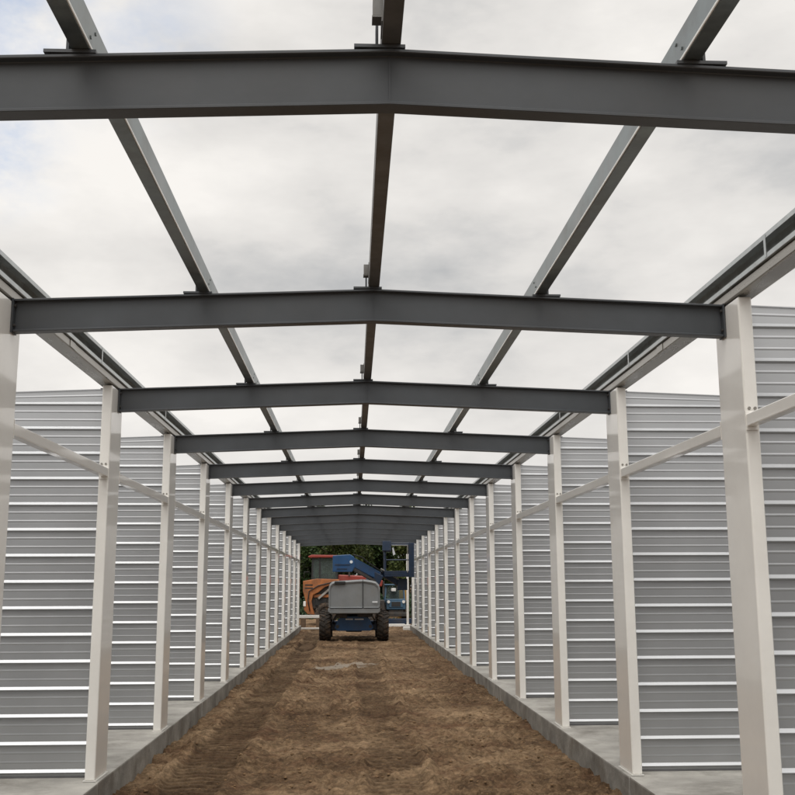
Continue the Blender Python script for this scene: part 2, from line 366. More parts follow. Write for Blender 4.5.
PX = 0.895
def roof_z(x): return ZT + RISE*(1-abs(x)/HW)
def make_rafter():
    root = thing('roof_rafter', '', 'steel beam', (0, 0, 0), group='dark grey cranked roof rafters')
    yo = 0.031
    rings = []
    for x in (-HW+0.010, 0.0, HW-0.010):
        dz = RISE*(1-abs(x)/HW)
        rings.append([(x, yo+p[0], p[1]+dz) for p in I_profile(ZB, ZT)])
    MB().rings(rings).build('beam', M['rafter'], root, bevel=0.002, seg=1)
    # thin butt-weld bead where the two slopes meet
    MB().box(-0.003, 0.003, yo-0.0055, yo-0.0036, ZB+RISE+0.014, ZT+RISE-0.014).build('weld_bead', M['rafter'], root)
    for s in (-1, 1):
        mb = MB().box(*sorted((s*(HW-0.0095), s*(HW-0.0005))), yo-0.040, yo+0.040, ZB-0.004, ZT+0.003)
        e = mb.build('end_plate', M['rafter'], root)
        for dy in (-0.022, 0.022):
            for z in (ZB+0.035, ZT-0.035):
                bolt_at(s*(HW-0.0095)-(0.011 if s > 0 else 0), yo+dy, z, 'x', e)
    # purlin cleats: a foot plate on the flange with an upright lug
    for x, d in ((-PX, -1), (0, -1), (PX, 1)):
        z = roof_z(x)
        mb = MB()
        x0, x1 = sorted((x+d*0.105, x-d*0.045))
        mb.box(x0, x1, yo-0.034, yo+0.036, z+0.001, z+0.011)
        mb.box(*sorted((x+d*0.034, x+d*0.042)), yo-0.03, yo+0.03, z+0.011, z+0.085)
        mb.build('purlin_cleat', M['rafter'], root)
    return root

r0 = make_rafter()
for k in range(NF):
    o = r0 if k == 0 else copy_tree(r0)
    o.location = (0, fy(k), 0)
    o['label'] = ('large dark grey steel rafter crossing overhead, first and highest in the photo' if k == 0 else
                  'dark grey cranked steel rafter over the aisle, last before the trees' if k == NF-1 else
                  'dark grey cranked steel rafter, %s from the camera' % ORD[k])

# ------------------------------------------------------------------ purlins
def c_profile(x_web, z0, h, w, d, lip=0.016, t=0.003):
    """C section, web at x_web, flanges toward d"""
    xs_ = lambda a: x_web + d*a
    return [(xs_(0), z0), (xs_(w), z0), (xs_(w), z0+lip), (xs_(w-t), z0+lip), (xs_(w-t), z0+t), (xs_(t), z0+t), (xs_(t), z0+h-t), (xs_(w-t), z0+h-t), (xs_(w-t), z0+h-lip), (xs_(w), z0+h-lip), (xs_(w), z0+h), (xs_(0), z0+h)]
YP0, YP1 = 0.2, fy(NF-1)+0.14
for s, nm in ((-1, 'left'), (1, 'right')):
    z = roof_z(PX)+0.013
    t = thing('roof_purlin', 'galvanised purlin running lengthways over the rafters midway up the %s roof slope' % nm, 'purlin', (0, YP0, 0), group='galvanised roof purlins')
    MB().prism(c_profile(s*(PX-0.026), z, 0.104, 0.052, s), 'y', 0, YP1-YP0).build('c_section', M['purlin'], t, bevel=0.004, seg=2)
    MB().box(*sorted((s*(PX-0.0305), s*(PX-0.0262))), 0, YP1-YP0, z+0.002, z+0.012).build('glint_strip', M['painted_glint'], t, bevel=0.002)  # added strip; its pale colour paints the glint on the web's lower corner
    for k in range(3):
        for dy, zz in ((0.005, 0.040), (0.055, 0.078), (0.25, 0.045), (0.33, 0.075)):
            bolt_at(s*(PX-0.0262)-(0.004 if s > 0 else 0), fy(k)+dy-YP0, z+zz, 'x', t, 'purlin', 0.006, 0.003)
z = roof_z(0)+0.013
t = thing('roof_purlin', 'brown stained purlin running lengthways along the ridge over the rafters', 'purlin', (0, YP0, 0), group='galvanised roof purlins')
MB().prism(c_profile(-0.024, z, 0.112, 0.056, 1), 'y', 0, YP1-YP0).build('c_section', M['ridge_galv'], t, bevel=0.003)
for k in range(NF):
    mb = MB()      # small angle bracket standing off the web just before each rafter
    yb_ = fy(k)-0.085-YP0
    mb.box(-0.0275, -0.0245, yb_-0.02, yb_+0.08, z+0.012, z+0.100)
    mb.box(-0.052, -0.0275, yb_, yb_+0.04, z+0.042, z+0.094)
    mb.box(-0.054, -0.0275, yb_-0.004, yb_+0.044, z+0.034, z+0.039)
    mb.build('bracket', M['ridge_galv'], t)
for s, nm in ((-1, 'left'), (1, 'right')):
    t = thing('eave_purlin', 'galvanised channel purlin along the %s eave, open towards the aisle' % nm, 'purlin', (0, YP0, 0), group='galvanised eave purlins')
    MB().prism(c_profile(s*1.936, 2.864, 0.125, 0.070, -s, lip=0.026), 'y', 0, YP1-YP0).build('c_section', M['galv'], t, bevel=0.003)
    for k in range(NF-1):
        MB().box(*sorted((s*1.8640, s*1.8655)), fy(k)+1.86-YP0, fy(k)+1.885-YP0, 2.87, 2.98).build('joint_strap', M['galv'], t)
    t = thing('eave_beam', 'cream steel beam laid along the column tops of the %s row' % nm, 'steel beam', (0, YP0, 0), group='cream eave beams')
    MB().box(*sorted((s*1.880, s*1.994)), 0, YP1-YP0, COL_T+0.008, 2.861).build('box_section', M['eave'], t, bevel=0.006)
    for k in range(NF-1):
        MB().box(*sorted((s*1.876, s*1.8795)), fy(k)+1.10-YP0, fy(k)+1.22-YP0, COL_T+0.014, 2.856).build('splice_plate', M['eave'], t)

# ------------------------------------------------------------------ columns
def make_column(s):
    root = thing('steel_column', '', 'column', (s*HW, 0, 0), group='cream steel columns')
    x0, x1 = sorted((0.0, s*COL_W))
    MB().box(x0, x1, -COL_F, COL_B, 0.009, COL_T).build('shaft', M['cream'], root, bevel=0.009, seg=3)
    MB().box(x0-0.008, x1+0.008, -COL_F-0.010, COL_B+0.01, 0.001, 0.0085).build('base_plate', M['cream'], root)
    MB().box(*sorted((s*0.004, s*(COL_W+0.055))), -0.03, 0.05, COL_T+0.0005, COL_T+0.0065).build('cap_plate', M['channel'], root)
    for dx in (0.022, 0.052):
        bolt_at(s*dx, -COL_F-0.009, 2.212, 'y', root, 'bolt')
    return root
for s, nm in ((-1, 'left'), (1, 'right')):
    c0 = make_column(s)
    for k in range(NF):
        o = c0 if k == 0 else copy_tree(c0)
        o.location = (s*HW, fy(k), 0)
        o.rotation_euler = (random.uniform(-.0015, .0015), random.uniform(-.0012, .0012), 0)
        o['label'] = ('cream steel column under the %s end of the nearest rafter' % nm if k == 0 else
                      'cream steel column at the far end of the %s row, by the machines' % nm if k == NF-1 else
                      'cream steel column under the %s end of the %s rafter' % (nm, ORD[k]))

# ------------------------------------------------------------------ girts
for s, nm in ((-1, 'left'), (1, 'right')):
    L0 = BAY-COL_F-COL_B-0.006
    root = thing('side_girt', '', 'girt', (0, 0, 0), group='cream girts between the columns')
    MB().box(*sorted((s*0.004, s*0.058)), 0.006, L0-0.006, 2.118, 2.181).build('rail', M['cream'], root, bevel=0.005)
    for yy in (0.0, L0-0.0055):
        MB().box(*sorted((s*0.001, s*0.066)), yy, yy+0.0055, 2.100, 2.199).build('end_plate', M['cream'], root)
    for k in range(NF-1):
        o = root if k == 0 else copy_tree(root)
        o.location = (s*HW, fy(k)+COL_B+0.003, 0)
        o['label'] = 'cream horizontal rail between the %s and %s columns of the %s row' % (ORD[k], ORD[k+1], nm)

# ------------------------------------------------------------------ ribbed partitions between the units
def sheet_profile(z0, z1):
    pts = [(0.0, z0)]
    k = 0
    while True:
        zc = 0.047+0.189*k
        if zc > z1-0.02: break
        seq = [(0.0, zc-0.021), (0.018, zc-0.012), (0.018, zc-0.009), (0.0, zc+0.010)]
        for m_ in (0.063, 0.126):
            c = zc+m_
            seq += [(0.0, c-0.012), (0.0016, c-0.006), (0.0016, c-0.002), (0.0, c+0.005)]
        pts += [q for q in seq if z0 < q[1] < z1-0.004]
        k += 1
    pts.append((0.0, z1))
    return pts
def make_partition(s):
    root = thing('partition_wall', '', 'partition', (s*HW, 0, 0), group='ribbed metal partitions')
    xa, xb = COL_W+0.001, 3.25
    prof = sheet_profile(0.012, 2.795)
    verts, faces = [], []
    nx_ = 2
    for p, zz in prof:
        for x in (xa, xb):
            top = 2.795-0.0377*(x-xa)
            z_ = zz if zz < 2.795-1e-6 else top
            z_ = min(z_, top)
            verts.append((s*x, -0.020-p, z_))
    n = len(prof)
    for i in range(n-1):
        f = (2*i, 2*i+1, 2*i+3, 2*i+2); faces.append(f if s > 0 else f[::-1])
    o = mesh_obj('ribbed_sheet', verts, faces, M['panel'], root)
    sol = o.modifiers.new('gauge', 'SOLIDIFY'); sol.thickness = 0.0012; sol.offset = -1
    MB().box(*sorted((s*xa, s*xb)), -0.030, 0.018, 0.0005, 0.011).build('base_channel', M['channel'], root)
    # capping strip following the fall of the top edge
    MB().rings([[(s*x, yy, 2.797-0.0377*(x-xa)+dz) for yy, dz in ((-0.028, 0), (0.016, 0), (0.016, 0.006), (-0.028, 0.006))] for x in (xa, xb)]).build('top_capping', M['panel'], root)
    # stiffening post carrying the free end of the partition
    MB().box(*sorted((s*(xb+0.002), s*(xb+0.062))), -0.05, 0.03, 0.0005, 2.66).build('end_post', M['cream'], root, bevel=0.005)
    return root
for s, nm in ((-1, 'left'), (1, 'right')):
    root = make_partition(s)
    first = True
    for k in range(NF):
        o = root if first else copy_tree(root)
        first = False
        o.location = (s*HW, fy(k), 0)
        o['label'] = 'grey ribbed metal partition joining the %s column of the %s row' % (ORD[k] if k else 'nearest', nm)

# ------------------------------------------------------------------ machines at the far end
def wheel(parent, x, y, z, r, w, lugs=18, rim_mat='rim', rim_side=0):
    hw = w/2
    prof = [(-hw*0.80, r*0.56), (-hw*0.98, r*0.64), (-hw, r*0.80), (-hw*0.94, r*0.90), (-hw*0.75, r*0.945), (0, r*0.955), (hw*0.75, r*0.945), (hw*0.94, r*0.90), (hw, r*0.80), (hw*0.98, r*0.64), (hw*0.80, r*0.56)]
    o = bpy.data.objects.new('wheel', None); link(o, parent); o.location = (x, y, z)
    mb = MB().lathe_x(prof, 36)
    for k in range(lugs):
        for sd in (-1, 1):
            a = 2*math.pi*(k+(0.5 if sd > 0 else 0))/lugs
            rot = Matrix.Rotation(a, 3, 'X') @ Matrix.Rotation(sd*R(32), 3, 'Z')
            vs = bmesh.ops.create_cube(mb.bm, size=1)['verts']
            for v in vs:
                p = Vector((v.co.x*hw*0.95, v.co.y*r*0.13, v.co.z*r*0.09))
                p = Matrix.Rotation(sd*R(28), 3, 'Z') @ p
                p += Vector((sd*hw*0.50, 0, r*0.955))
                v.co = Matrix.Rotation(a, 3, 'X') @ p
    mb.build('tyre', M['tyre'], o, smooth=False)
    MB().lathe_x([(-hw*0.55, r*0.575), (-hw*0.5, r*0.40), (-hw*0.35, r*0.36), (-hw*0.35, 0.03), (hw*0.35, 0.03), (hw*0.35, r*0.36), (hw*0.5, r*0.40), (hw*0.55, r*0.575)], 28).build('rim', M[rim_mat], o)
    return o

# ---- boom lift (origin on the dirt under its rear axle)
LX, LY = -0.066, 29.9
base = gz(-0.85, LY)
lift = thing('boom_lift', 'blue articulated boom lift with grey engine hood, parked tail towards the camera', 'boom lift', (LX, LY, min(base, gz(.8, LY))-0.01))
RW = 0.41
for sx in (-1, 1):
    for yy in (0.0, 2.05):
        wheel(lift, sx*0.808, yy, RW, RW, 0.33)
# chassis, axles
MB().box(-0.40, 0.40, -0.30, 2.5, 0.36, 0.60).build('chassis', M['navy'], lift, bevel=0.02)
for yy in (0.0, 2.05):
    MB().box(-0.66, 0.66, yy-0.09, yy+0.09, 0.30, 0.50).box(-0.22, 0.22, yy-0.15, yy+0.15, 0.26, 0.54).build('axle', M['navy'], lift, bevel=0.02)
mb = MB().prism([(-0.46, 0.30), (0.46, 0.30), (0.54, 0.38), (0.46, 0.58), (0.36, 0.70), (-0.36, 0.70), (-0.46, 0.58), (-0.54, 0.38)], 'y', -0.37, -0.302)
tail = mb.build('tail_plate', M['blue'], lift, bevel=0.012)
# two worn white decal strips on the tail plate
mb = MB().box(-0.235, -0.03, -0.374, -0.3705, 0.60, 0.635).box(0.02, 0.27, -0.374, -0.3705, 0.598, 0.632)
mb.build('decal', M['decal'], tail)
mb = MB().cyl((-0.46, -0.33, 0.42), 0.05, -0.05, 'y', 14).cyl((0.46, -0.33, 0.42), 0.05, -0.05, 'y', 14); mb.build('tow_eye', M['grease'], lift)
for sx in (-1, 1):
    MB().tube([(sx*0.50, -0.2, 0.72), (sx*0.57, -0.18, 0.60), (sx*0.56, -0.1, 0.48), (sx*0.45, 0, 0.5)], 0.018, 8).build('hydraulic_hose', M['black'], lift, smooth=True)
MB().cyl((0, 0.95, 0.60), 0.42, 0.17, 'z', 32).build('slew_ring', M['grease'], lift)
MB().box(-0.60, 0.60, -0.55, 1.75, 0.765, 0.80).box(-0.50, -0.2, -0.50, -0.2, 0.66, 0.765).box(0.1, 0.52, -0.48, -0.2, 0.68, 0.765).build('turret_deck', M['grease'], lift, bevel=0.01)
# grey hood: rounded counterweight tail with a wide left cover and a narrower right cover
def hood(x0, x1, top_l, top_r, name):
    rings = []
    cxm = (x0+x1)/2
    for t, yy, k, dz in ((0, -0.86, 0.90, -0.10), (1, -0.90, 0.96, -0.04), (2, -0.86, 0.985, -0.010), (3, -0.70, 1.0, 0.0), (4, 0.1, 1.0, 0.015), (5, 1.2, 1.0, 0.0), (6, 1.3, 0.97, -0.05)):
        w0 = x0 if t > 1 else x0+(0.03 if x0 < -0.5 else 0.004)*(2-t)
        w1 = x1 if t > 1 else x1-(0.03 if x1 > 0.5 else 0.004)*(2-t)
        zl, zr = top_l+dz, top_r+dz
        z0_ = 0.94 if t > 0 else 0.96
        rl = 0.15 if x0 < -0.5 else 0.012
        rr = 0.20 if x1 > 0.5 else 0.012
        ring = [(w0+0.01, yy, z0_), (w1-0.01, yy, z0_), (w1, yy, z0_+0.02)]
        ring += [(w1-rr+rr*math.cos(a), yy, zr-rr+rr*math.sin(a)) for a in (0, R(30), R(60), R(90))]
        ring += [(w0+rl-rl*math.sin(a), yy, zl-rl+rl*math.cos(a)) for a in (0, R(30), R(60), R(90))]
        ring += [(w0, yy, z0_+0.02)]
        rings.append(ring)
    return MB().rings(rings).build(name, M['hood'], lift, bevel=0.012)
hd = hood(-0.70, 0.236, 1.655, 1.70, 'hood')
hd2 = hood(0.244, 0.715, 1.70, 1.665, 'hood')
# lower lip of the hood
MB().prism([(-0.66, 0.785), (0.66, 0.785), (0.715, 0.83), (0.715, 0.925), (-0.715, 0.925), (-0.715, 0.83)], 'y', -0.875, 1.28).build('hood_skirt', M['hood'], lift, bevel=0.02)
MB().box(-0.54, -0.24, -0.925, -0.80, 1.575, 1.66).build('vent_cover', M['black'], lift, bevel=0.02)
mb = MB().box(0.50, 0.645, -0.907, -0.9025, 1.075, 1.118); mb.build('sticker', M['decal'], hd2)
MB().tube([(-0.02, 0.40, 2.42), (0.22, 0.62, 2.36), (0.48, 0.95, 2.16), (0.70, 1.25, 2.02), (0.85, 1.4, 1.90)], 0.020, 8).build('boom_hose', M['black'], lift, smooth=True)
# riser: two parallel masts folded behind the hood
MB().bar((0.44, 1.5, 0.8), (0.44, 1.9, 1.86), 0.14, 0.2).bar((0.44, 1.2, 0.8), (0.40, 1.7, 1.7), 0.12, 0.14).build('riser', M['navy'], lift, bevel=0.01)
MB().bar((0.56, 1.55, 0.8), (0.56, 1.62, 1.95), 0.10, 0.16).build('riser_link', M['navy'], lift, bevel=0.01)
# knuckle and booms, going out to the basket
kn = MB().prism([(-0.62, 1.93), (-0.06, 1.93), (0.02, 2.07), (0.0, 2.36), (-0.12, 2.43), (-0.62, 2.40)], 'y', 0.35, 0.72).build('knuckle', M['blue'], lift, bevel=0.02)
MB().box(-0.55, -0.12, 0.335, 0.349, 2.12, 2.15).box(-0.5, -0.2, 0.335, 0.349, 2.00, 2.03).build('seam', M['navy'], kn)
MB().cyl((-0.085, 0.352, 2.215), 0.045, -0.02, 'y', 16).build('pivot_pin', M['decal'], kn)
MB().bar((-0.10, 0.62, 2.23), (0.70, 1.35, 1.82), 0.17, 0.26).build('upper_boom', M['blue'], lift, bevel=0.015)
MB().box(0.50, 0.80, 1.15, 1.55, 1.50, 1.90, Matrix.Rotation(R(25), 3, 'Y')).build('boom_head', M['navy'], lift, bevel=0.02)
MB().bar((-0.05, 0.45, 2.02), (0.62, 1.1, 1.66), 0.07, 0.07).build('lift_cylinder', M['grease'], lift)
MB().bar((0.78, 1.5, 1.92), (1.40, 1.75, 1.56), 0.13, 0.15).build('jib', M['navy'], lift, bevel=0.01)
MB().tube([(0.80, 1.42, 2.03), (1.0, 1.50, 1.93), (1.22, 1.60, 1.79), (1.40, 1.66, 1.68)], 0.022, 8).build('jib_cylinder', M['rim'], lift, smooth=True)
MB().box(1.30, 1.60, 1.62, 1.95, 1.40, 1.74).build('basket_pivot', M['navy'], lift, bevel=0.015)
bx0, bx1, by0, by1, bz = 0.90, 1.76, 1.30, 2.55, 1.80
bk = MB().box(bx0, bx1, by0, by1, bz, bz+0.05).box(bx0, bx1, by0-0.004, by0+0.012, bz+0.05, bz+0.17).box(bx0-0.004, bx0+0.012, by0+0.012, by1, bz+0.05, bz+0.16).box(bx1-0.012, bx1+0.004, by0+0.012, by1, bz+0.05, bz+0.16).build('basket', M['navy'], lift, bevel=0.005)
mb = MB()
for zz in (bz+0.52, bz+0.98):
    if zz > bz+0.6: mb.tube([(bx0+.03, by0+.03, zz), (bx1-.03, by0+.03, zz)], 0.022)
    mb.tube([(bx0+.03, by1-.03, zz), (bx1-.03, by1-.03, zz)], 0.022)
    mb.tube([(bx0+.03, by0+.03, zz), (bx0+.03, by1-.03, zz)], 0.022).tube([(bx1-.03, by0+.03, zz), (bx1-.03, by1-.03, zz)], 0.022)
for px_, py_ in ((bx0+.03, by0+.03), (bx1-.03, by0+.03), (bx0+.03, by1-.03), (bx1-.03, by1-.03), (bx0+.03, (by0+by1)/2), (bx1-.03, (by0+by1)/2)):
    mb.tube([(px_, py_, bz+0.05), (px_, py_, bz+0.98)], 0.024)
mb.build('guard_rail', M['navy'], bk)
MB().box(bx1-0.13, bx1+0.03, by0-0.02, by0+0.20, bz-0.02, bz+1.0).build('gate_panel', M['navy'], bk, bevel=0.008)
MB().tube([(bx1-0.17, by0-0.01, bz+0.12), (bx1-0.17, by0-0.01, bz+0.92), (bx0+0.22, by0-0.01, bz+0.92)], 0.014).build('grab_handle', M['rim'], bk)
cb = MB().prism([(by0-0.16, bz+0.76), (by0+0.03, bz+0.72), (by0+0.05, bz+1.03), (by0-0.12, bz+1.05)], 'x', bx0-0.06, bx0+0.20).build('control_box', M['navy'], bk, bevel=0.01)
MB().prism([(bx0+0.23, bz+0.84), (bx0+0.27, bz+0.86), (bx0+0.33, bz+0.66), (bx0+0.26, bz+0.62)], 'y', by0-0.03, by0-0.012).build('manual_pouch', M['decal'], cb)

# ---- orange tractor with loader, side on behind the lift, nose to +x
TX, TY = -1.15, 42.0
tr = thing('loader_tractor', 'orange loader tractor with red roofed cab standing beyond the boom lift', 'tractor', (TX, TY, gz(-1, 43.9)-0.0))
O = lambda z: z-GZ                                        # heights were measured from the slab top
for yy in (-0.85, 0.85):
    wheel(tr, 0.02, yy*1.0, 0.44, 0.44, 0.40, 16, 'orange').rotation_euler = (0, 0, R(90))
    wheel(tr, 1.55, yy*0.9, 0.62, 0.62, 0.42, 16, 'orange').rotation_euler = (0, 0, R(90))
MB().box(-0.55, 2.3, -0.55, 0.55, 0.45, 0.95).build('chassis', M['grease'], tr, bevel=0.02)
# raised loader tower and arm at the tail end
arm = [(-0.90, 1.70), (-0.90, 1.30), (-0.80, 0.95), (-0.86, 0.60), (-0.70, 0.42), (-0.42, 0.40), (-0.50, 0.62), (-0.56, 0.92), (-0.50, 1.16), (-0.30, 1.26), (-0.05, 1.46), (0.30, 1.58), (0.50, 1.64), (0.52, 1.76), (-0.35, 1.79)]
for y0_ in (-0.76, 0.64):
    MB().prism(arm, 'y', y0_, y0_+0.12).build('loader_arm', M['orange'], tr, bevel=0.02)
MB().box(-0.70, 0.42, -0.60, 0.60, 0.60, 1.50).build('body_shell', M['grease'], tr, bevel=0.05)
MB().box(-0.50, 0.30, -0.665, -0.602, 1.06, 1.18).box(0.12, 0.24, -0.665, -0.602, 0.72, 1.06).build('side_frame', M['orange'], tr, bevel=0.02)
MB().box(-0.42, 0.02, -0.64, -0.602, 0.74, 1.00).build('tool_box', M['black'], tr, bevel=0.02)
for zz in (1.40, 1.52):
    MB().box(-0.82, -0.52, -0.768, -0.7605, zz, zz+0.05).build('vent_slot', M['black'], tr)
MB().tube([(-0.62, -0.79, 0.55), (-0.70, -0.80, 0.95), (-0.66, -0.80, 1.30), (-0.30, -0.79, 1.52), (0.30, -0.79, 1.66)], 0.022, 8).build('hydraulic_hose', M['black'], tr, smooth=True)
MB().tube([(-0.86, -0.66, 1.80), (-0.86, -0.66, 2.05), (-0.66, -0.66, 2.05)], 0.018, 8).build('hand_rail', M['black'], tr, smooth=True)
MB().bar((-0.30, -0.70, 1.02), (0.45, -0.70, 1.66), 0.08, 0.08).build('lift_cylinder', M['rim'], tr)
MB().box(-0.88, -0.78, -0.80, -0.70, 0.72, 0.92).build('work_lamp', M['white'], tr, bevel=0.02)
# cab
cab = MB()
cx0, cx1, cz0, cz1 = -0.56, 0.42, O(1.60), O(2.42)
for xx, tilt in ((cx0, 0.03), (cx1, -0.05), (cx0+0.30, 0.0)):
    for yy in (-0.58, 0.58):
        cab.bar((xx, yy, cz0), (xx+tilt, yy, cz1), 0.06, 0.07, (0, 1, 0))
cab.box(cx0-0.03, cx1+0.03, -0.62, 0.62, cz0-0.05, cz0)
cab = cab.build('cab', M['black'], tr)
for yy in (-0.605, 0.60): MB().box(cx0-0.02, cx1+0.02, yy, yy+0.005, cz0+0.001, cz1-0.002).build('window', M['glass'], cab)
MB().box(-0.28, 0.10, -0.22, 0.22, cz0+0.001, cz0+0.18).box(-0.30, -0.18, -0.22, 0.22, cz0+0.18, cz0+0.66).build('seat', M['black'], cab, bevel=0.03)
MB().prism([(cx0-0.14, cz1), (cx1+0.10, cz1), (cx1+0.08, cz1+0.09), (cx0-0.02, cz1+0.11), (cx0-0.16, cz1+0.05)], 'y', -0.72, 0.72).build('roof', M['red'], cab, bevel=0.02)
# bonnet
MB().prism([(0.46, O(1.36)), (2.2, O(1.28)), (2.24, O(1.52)), (1.9, O(1.68)), (0.46, O(1.76))], 'y', -0.45, 0.45).build('bonnet', M['red'], tr, bevel=0.04)
MB().box(2.24, 2.30, -0.35, 0.35, O(0.9), O(1.5)).build('grille', M['grease'], tr)
MB().cyl((0.9, -0.5, O(1.7)), 0.035, 0.45, 'z', 10).build('exhaust_pipe', M['grease'], tr)

# ---- pale blue site dumper seen past the right of the lift
DX, DY = 1.62, 42.0
dm = thing('site_tractor', 'small pale blue tractor behind the boom lift basket, with a white lamp', 'tractor', (DX, DY, gz(1.5, 43.9)))
for sx in (-1, 1):
    wheel(dm, sx*0.42, 0.3, 0.30, 0.30, 0.22, 14, 'white'); wheel(dm, sx*0.44, 1.7, 0.42, 0.42, 0.26, 14, 'white')
MB().box(-0.30, 0.30, 0.0, 2.0, 0.30, 0.55).box(-0.46, 0.46, -0.12, 0.02, 0.30, 0.46).build('chassis', M['grease'], dm, bevel=0.02)
MB().box(-0.38, 0.38, -0.05, 1.0, 0.58, 0.98).box(-0.28, 0.28, -0.08, -0.05, 0.66, 0.90).build('bonnet', M['paleblue'], dm, bevel=0.05)
MB().box(-0.18, 0.18, -0.095, -0.081, 0.70, 0.88).build('grille', M['black'], dm)
for sx in (-1, 1):
    MB().cyl((sx*0.30, -0.06, 0.88), 0.06, -0.04, 'y', 14).build('headlight', M['white'], dm)
    MB().box(*sorted((sx*0.40, sx*0.60)), 1.25, 2.1, 0.86, 0.90).build('mudguard', M['paleblue'], dm, bevel=0.015)
cabd = MB()
for sx in (-1, 1):
    cabd.bar((sx*0.40, 1.05, 0.9), (sx*0.36, 1.15, 1.52), 0.05, 0.05, (0, 1, 0)).bar((sx*0.42, 1.95, 0.9), (sx*0.36, 1.85, 1.52), 0.05, 0.05, (0, 1, 0))
cabd = cabd.box(-0.42, 0.42, 1.0, 1.95, 0.84, 0.90).build('cab', M['paleblue'], dm)
MB().box(-0.42, 0.42, 1.0, 1.98, 1.52, 1.58).build('roof', M['paleblue'], cabd, bevel=0.02)
MB().box(-0.345, 0.345, 1.095, 1.10, 0.92, 1.50).build('window', M['glass'], cabd)
MB().box(-0.2, 0.2, 1.5, 1.62, 0.9, 1.35).build('seat', M['black'], cabd, bevel=0.03)
MB().cyl((-0.06, 0.98, 1.28), 0.10, 0.13, 'z', 14).build('work_lamp', M['white'], cabd, bevel=0.02)
mb = MB().box(-0.58, 0.58, -0.62, -0.56, 0.04, 0.24).box(-0.58, -0.52, -0.56, -0.13, 0.12, 0.24).box(0.52, 0.58, -0.56, -0.13, 0.12, 0.24)
mb.build('front_frame', M['navy'], dm, bevel=0.015)

# ---- yellow beacon post, cream gate post and base block at the end of the right row
t = thing('gate_post', 'slim cream steel post with a base block standing past the last right column', 'post', (1.84, 37.3, gz(1.84, 37.3)))
MB().box(-0.04, 0.04, -0.05, 0.05, 0.14, 2.62).build('shaft', M['cream'], t, bevel=0.006)
MB().box(-0.12, 0.10, -0.14, 0.14, -0.02, 0.16).build('base_block', M['white'], t, bevel=0.02)
t = thing('dark_post', 'dark grey steel post between the pale post and the last right column', 'post', (1.98, 36.6, GZ))
MB().prism([(-0.05, -0.06), (0.05, -0.06), (0.05, -0.05), (0.005, -0.05), (0.005, 0.05), (0.05, 0.05), (0.05, 0.06), (-0.05, 0.06), (-0.05, 0.05), (-0.005, 0.05), (-0.005, -0.05), (-0.05, -0.05)], 'z', 0.10, 2.9).build('shaft', M['rafter'], t)
MB().box(-0.09, 0.09, -0.10, 0.10, -0.05, 0.10).build('base_plate', M['concrete'], t)
o = MB().box(-0.30, 0.10, -0.13, 0.13, 0, 0.12).build('concrete_block', M['white'], bevel=0.02); o.location = (1.93, 36.35, gz(1.84, 36.35)-0.01)
tag(o, 'pale flat block on the dirt at the end of the right kerb', 'block')
o = MB().box(-0.75, 0.75, -0.09, 0.09, 0, 0.10).build('timber_plank', M['white'], bevel=0.01); o.location = (1.08, 39.2, gz(1.08, 39.2)+0.02); o.rotation_euler = (0, 0, R(4))
tag(o, 'pale beam lying on the dirt in front of the small blue tractor', 'beam')
t = thing('fuel_drum', 'yellow drum standing beyond the boom lift beside the pale post', 'drum', (2.02, 44.5, GZ-0.03))
MB().tube([(0, 0, 0.0), (0, 0, 1.36)], 0.24, 24).build('barrel', M['yellow'], t, bevel=0.02, smooth=False)
mb = MB()
for zz in (0.42, 0.9): mb.tube([(0, 0, zz-0.015), (0, 0, zz+0.015)], 0.25, 24)
mb.build('hoop', M['yellow'], t)

# ---- white steel sections stacked on bearers past the left row
for i, (zz, xx, yy, h, lab) in enumerate(((0.40, -1.62, 37.4, 0.10, 'white steel section lying across timber bearers, upper of two by the left row'),
                                          (0.055, -1.70, 36.9, 0.055, 'thin white steel section low on the dirt, lower of two by the left row'))):
    t = thing('steel_section', lab, 'steel section', (xx, yy, gz(xx, yy)+zz), R(2-i*3), 'white steel sections on the ground')
    MB().prism([(-0.05, 0), (0.05, 0), (0.05, h), (-0.05, h)], 'x', -1.3, 0.62).build('box_section', M['white'], t, bevel=0.006)
for xx in (-2.5, -1.85, -1.30):
    t = MB().box(-0.09, 0.09, -0.14, 0.14, 0, 0.40+0.02).build('timber_bearer', M['timber'], bevel=0.01); t.location = (xx, 37.4, gz(xx, 37.4)-0.02)
    tag(t, 'brown timber bearer under the white steel section, %s' % {-2.5: 'hidden furthest out', -1.85: 'close to the left kerb', -1.3: 'near the boom lift wheel'}[xx], 'timber block', 'timber bearers')

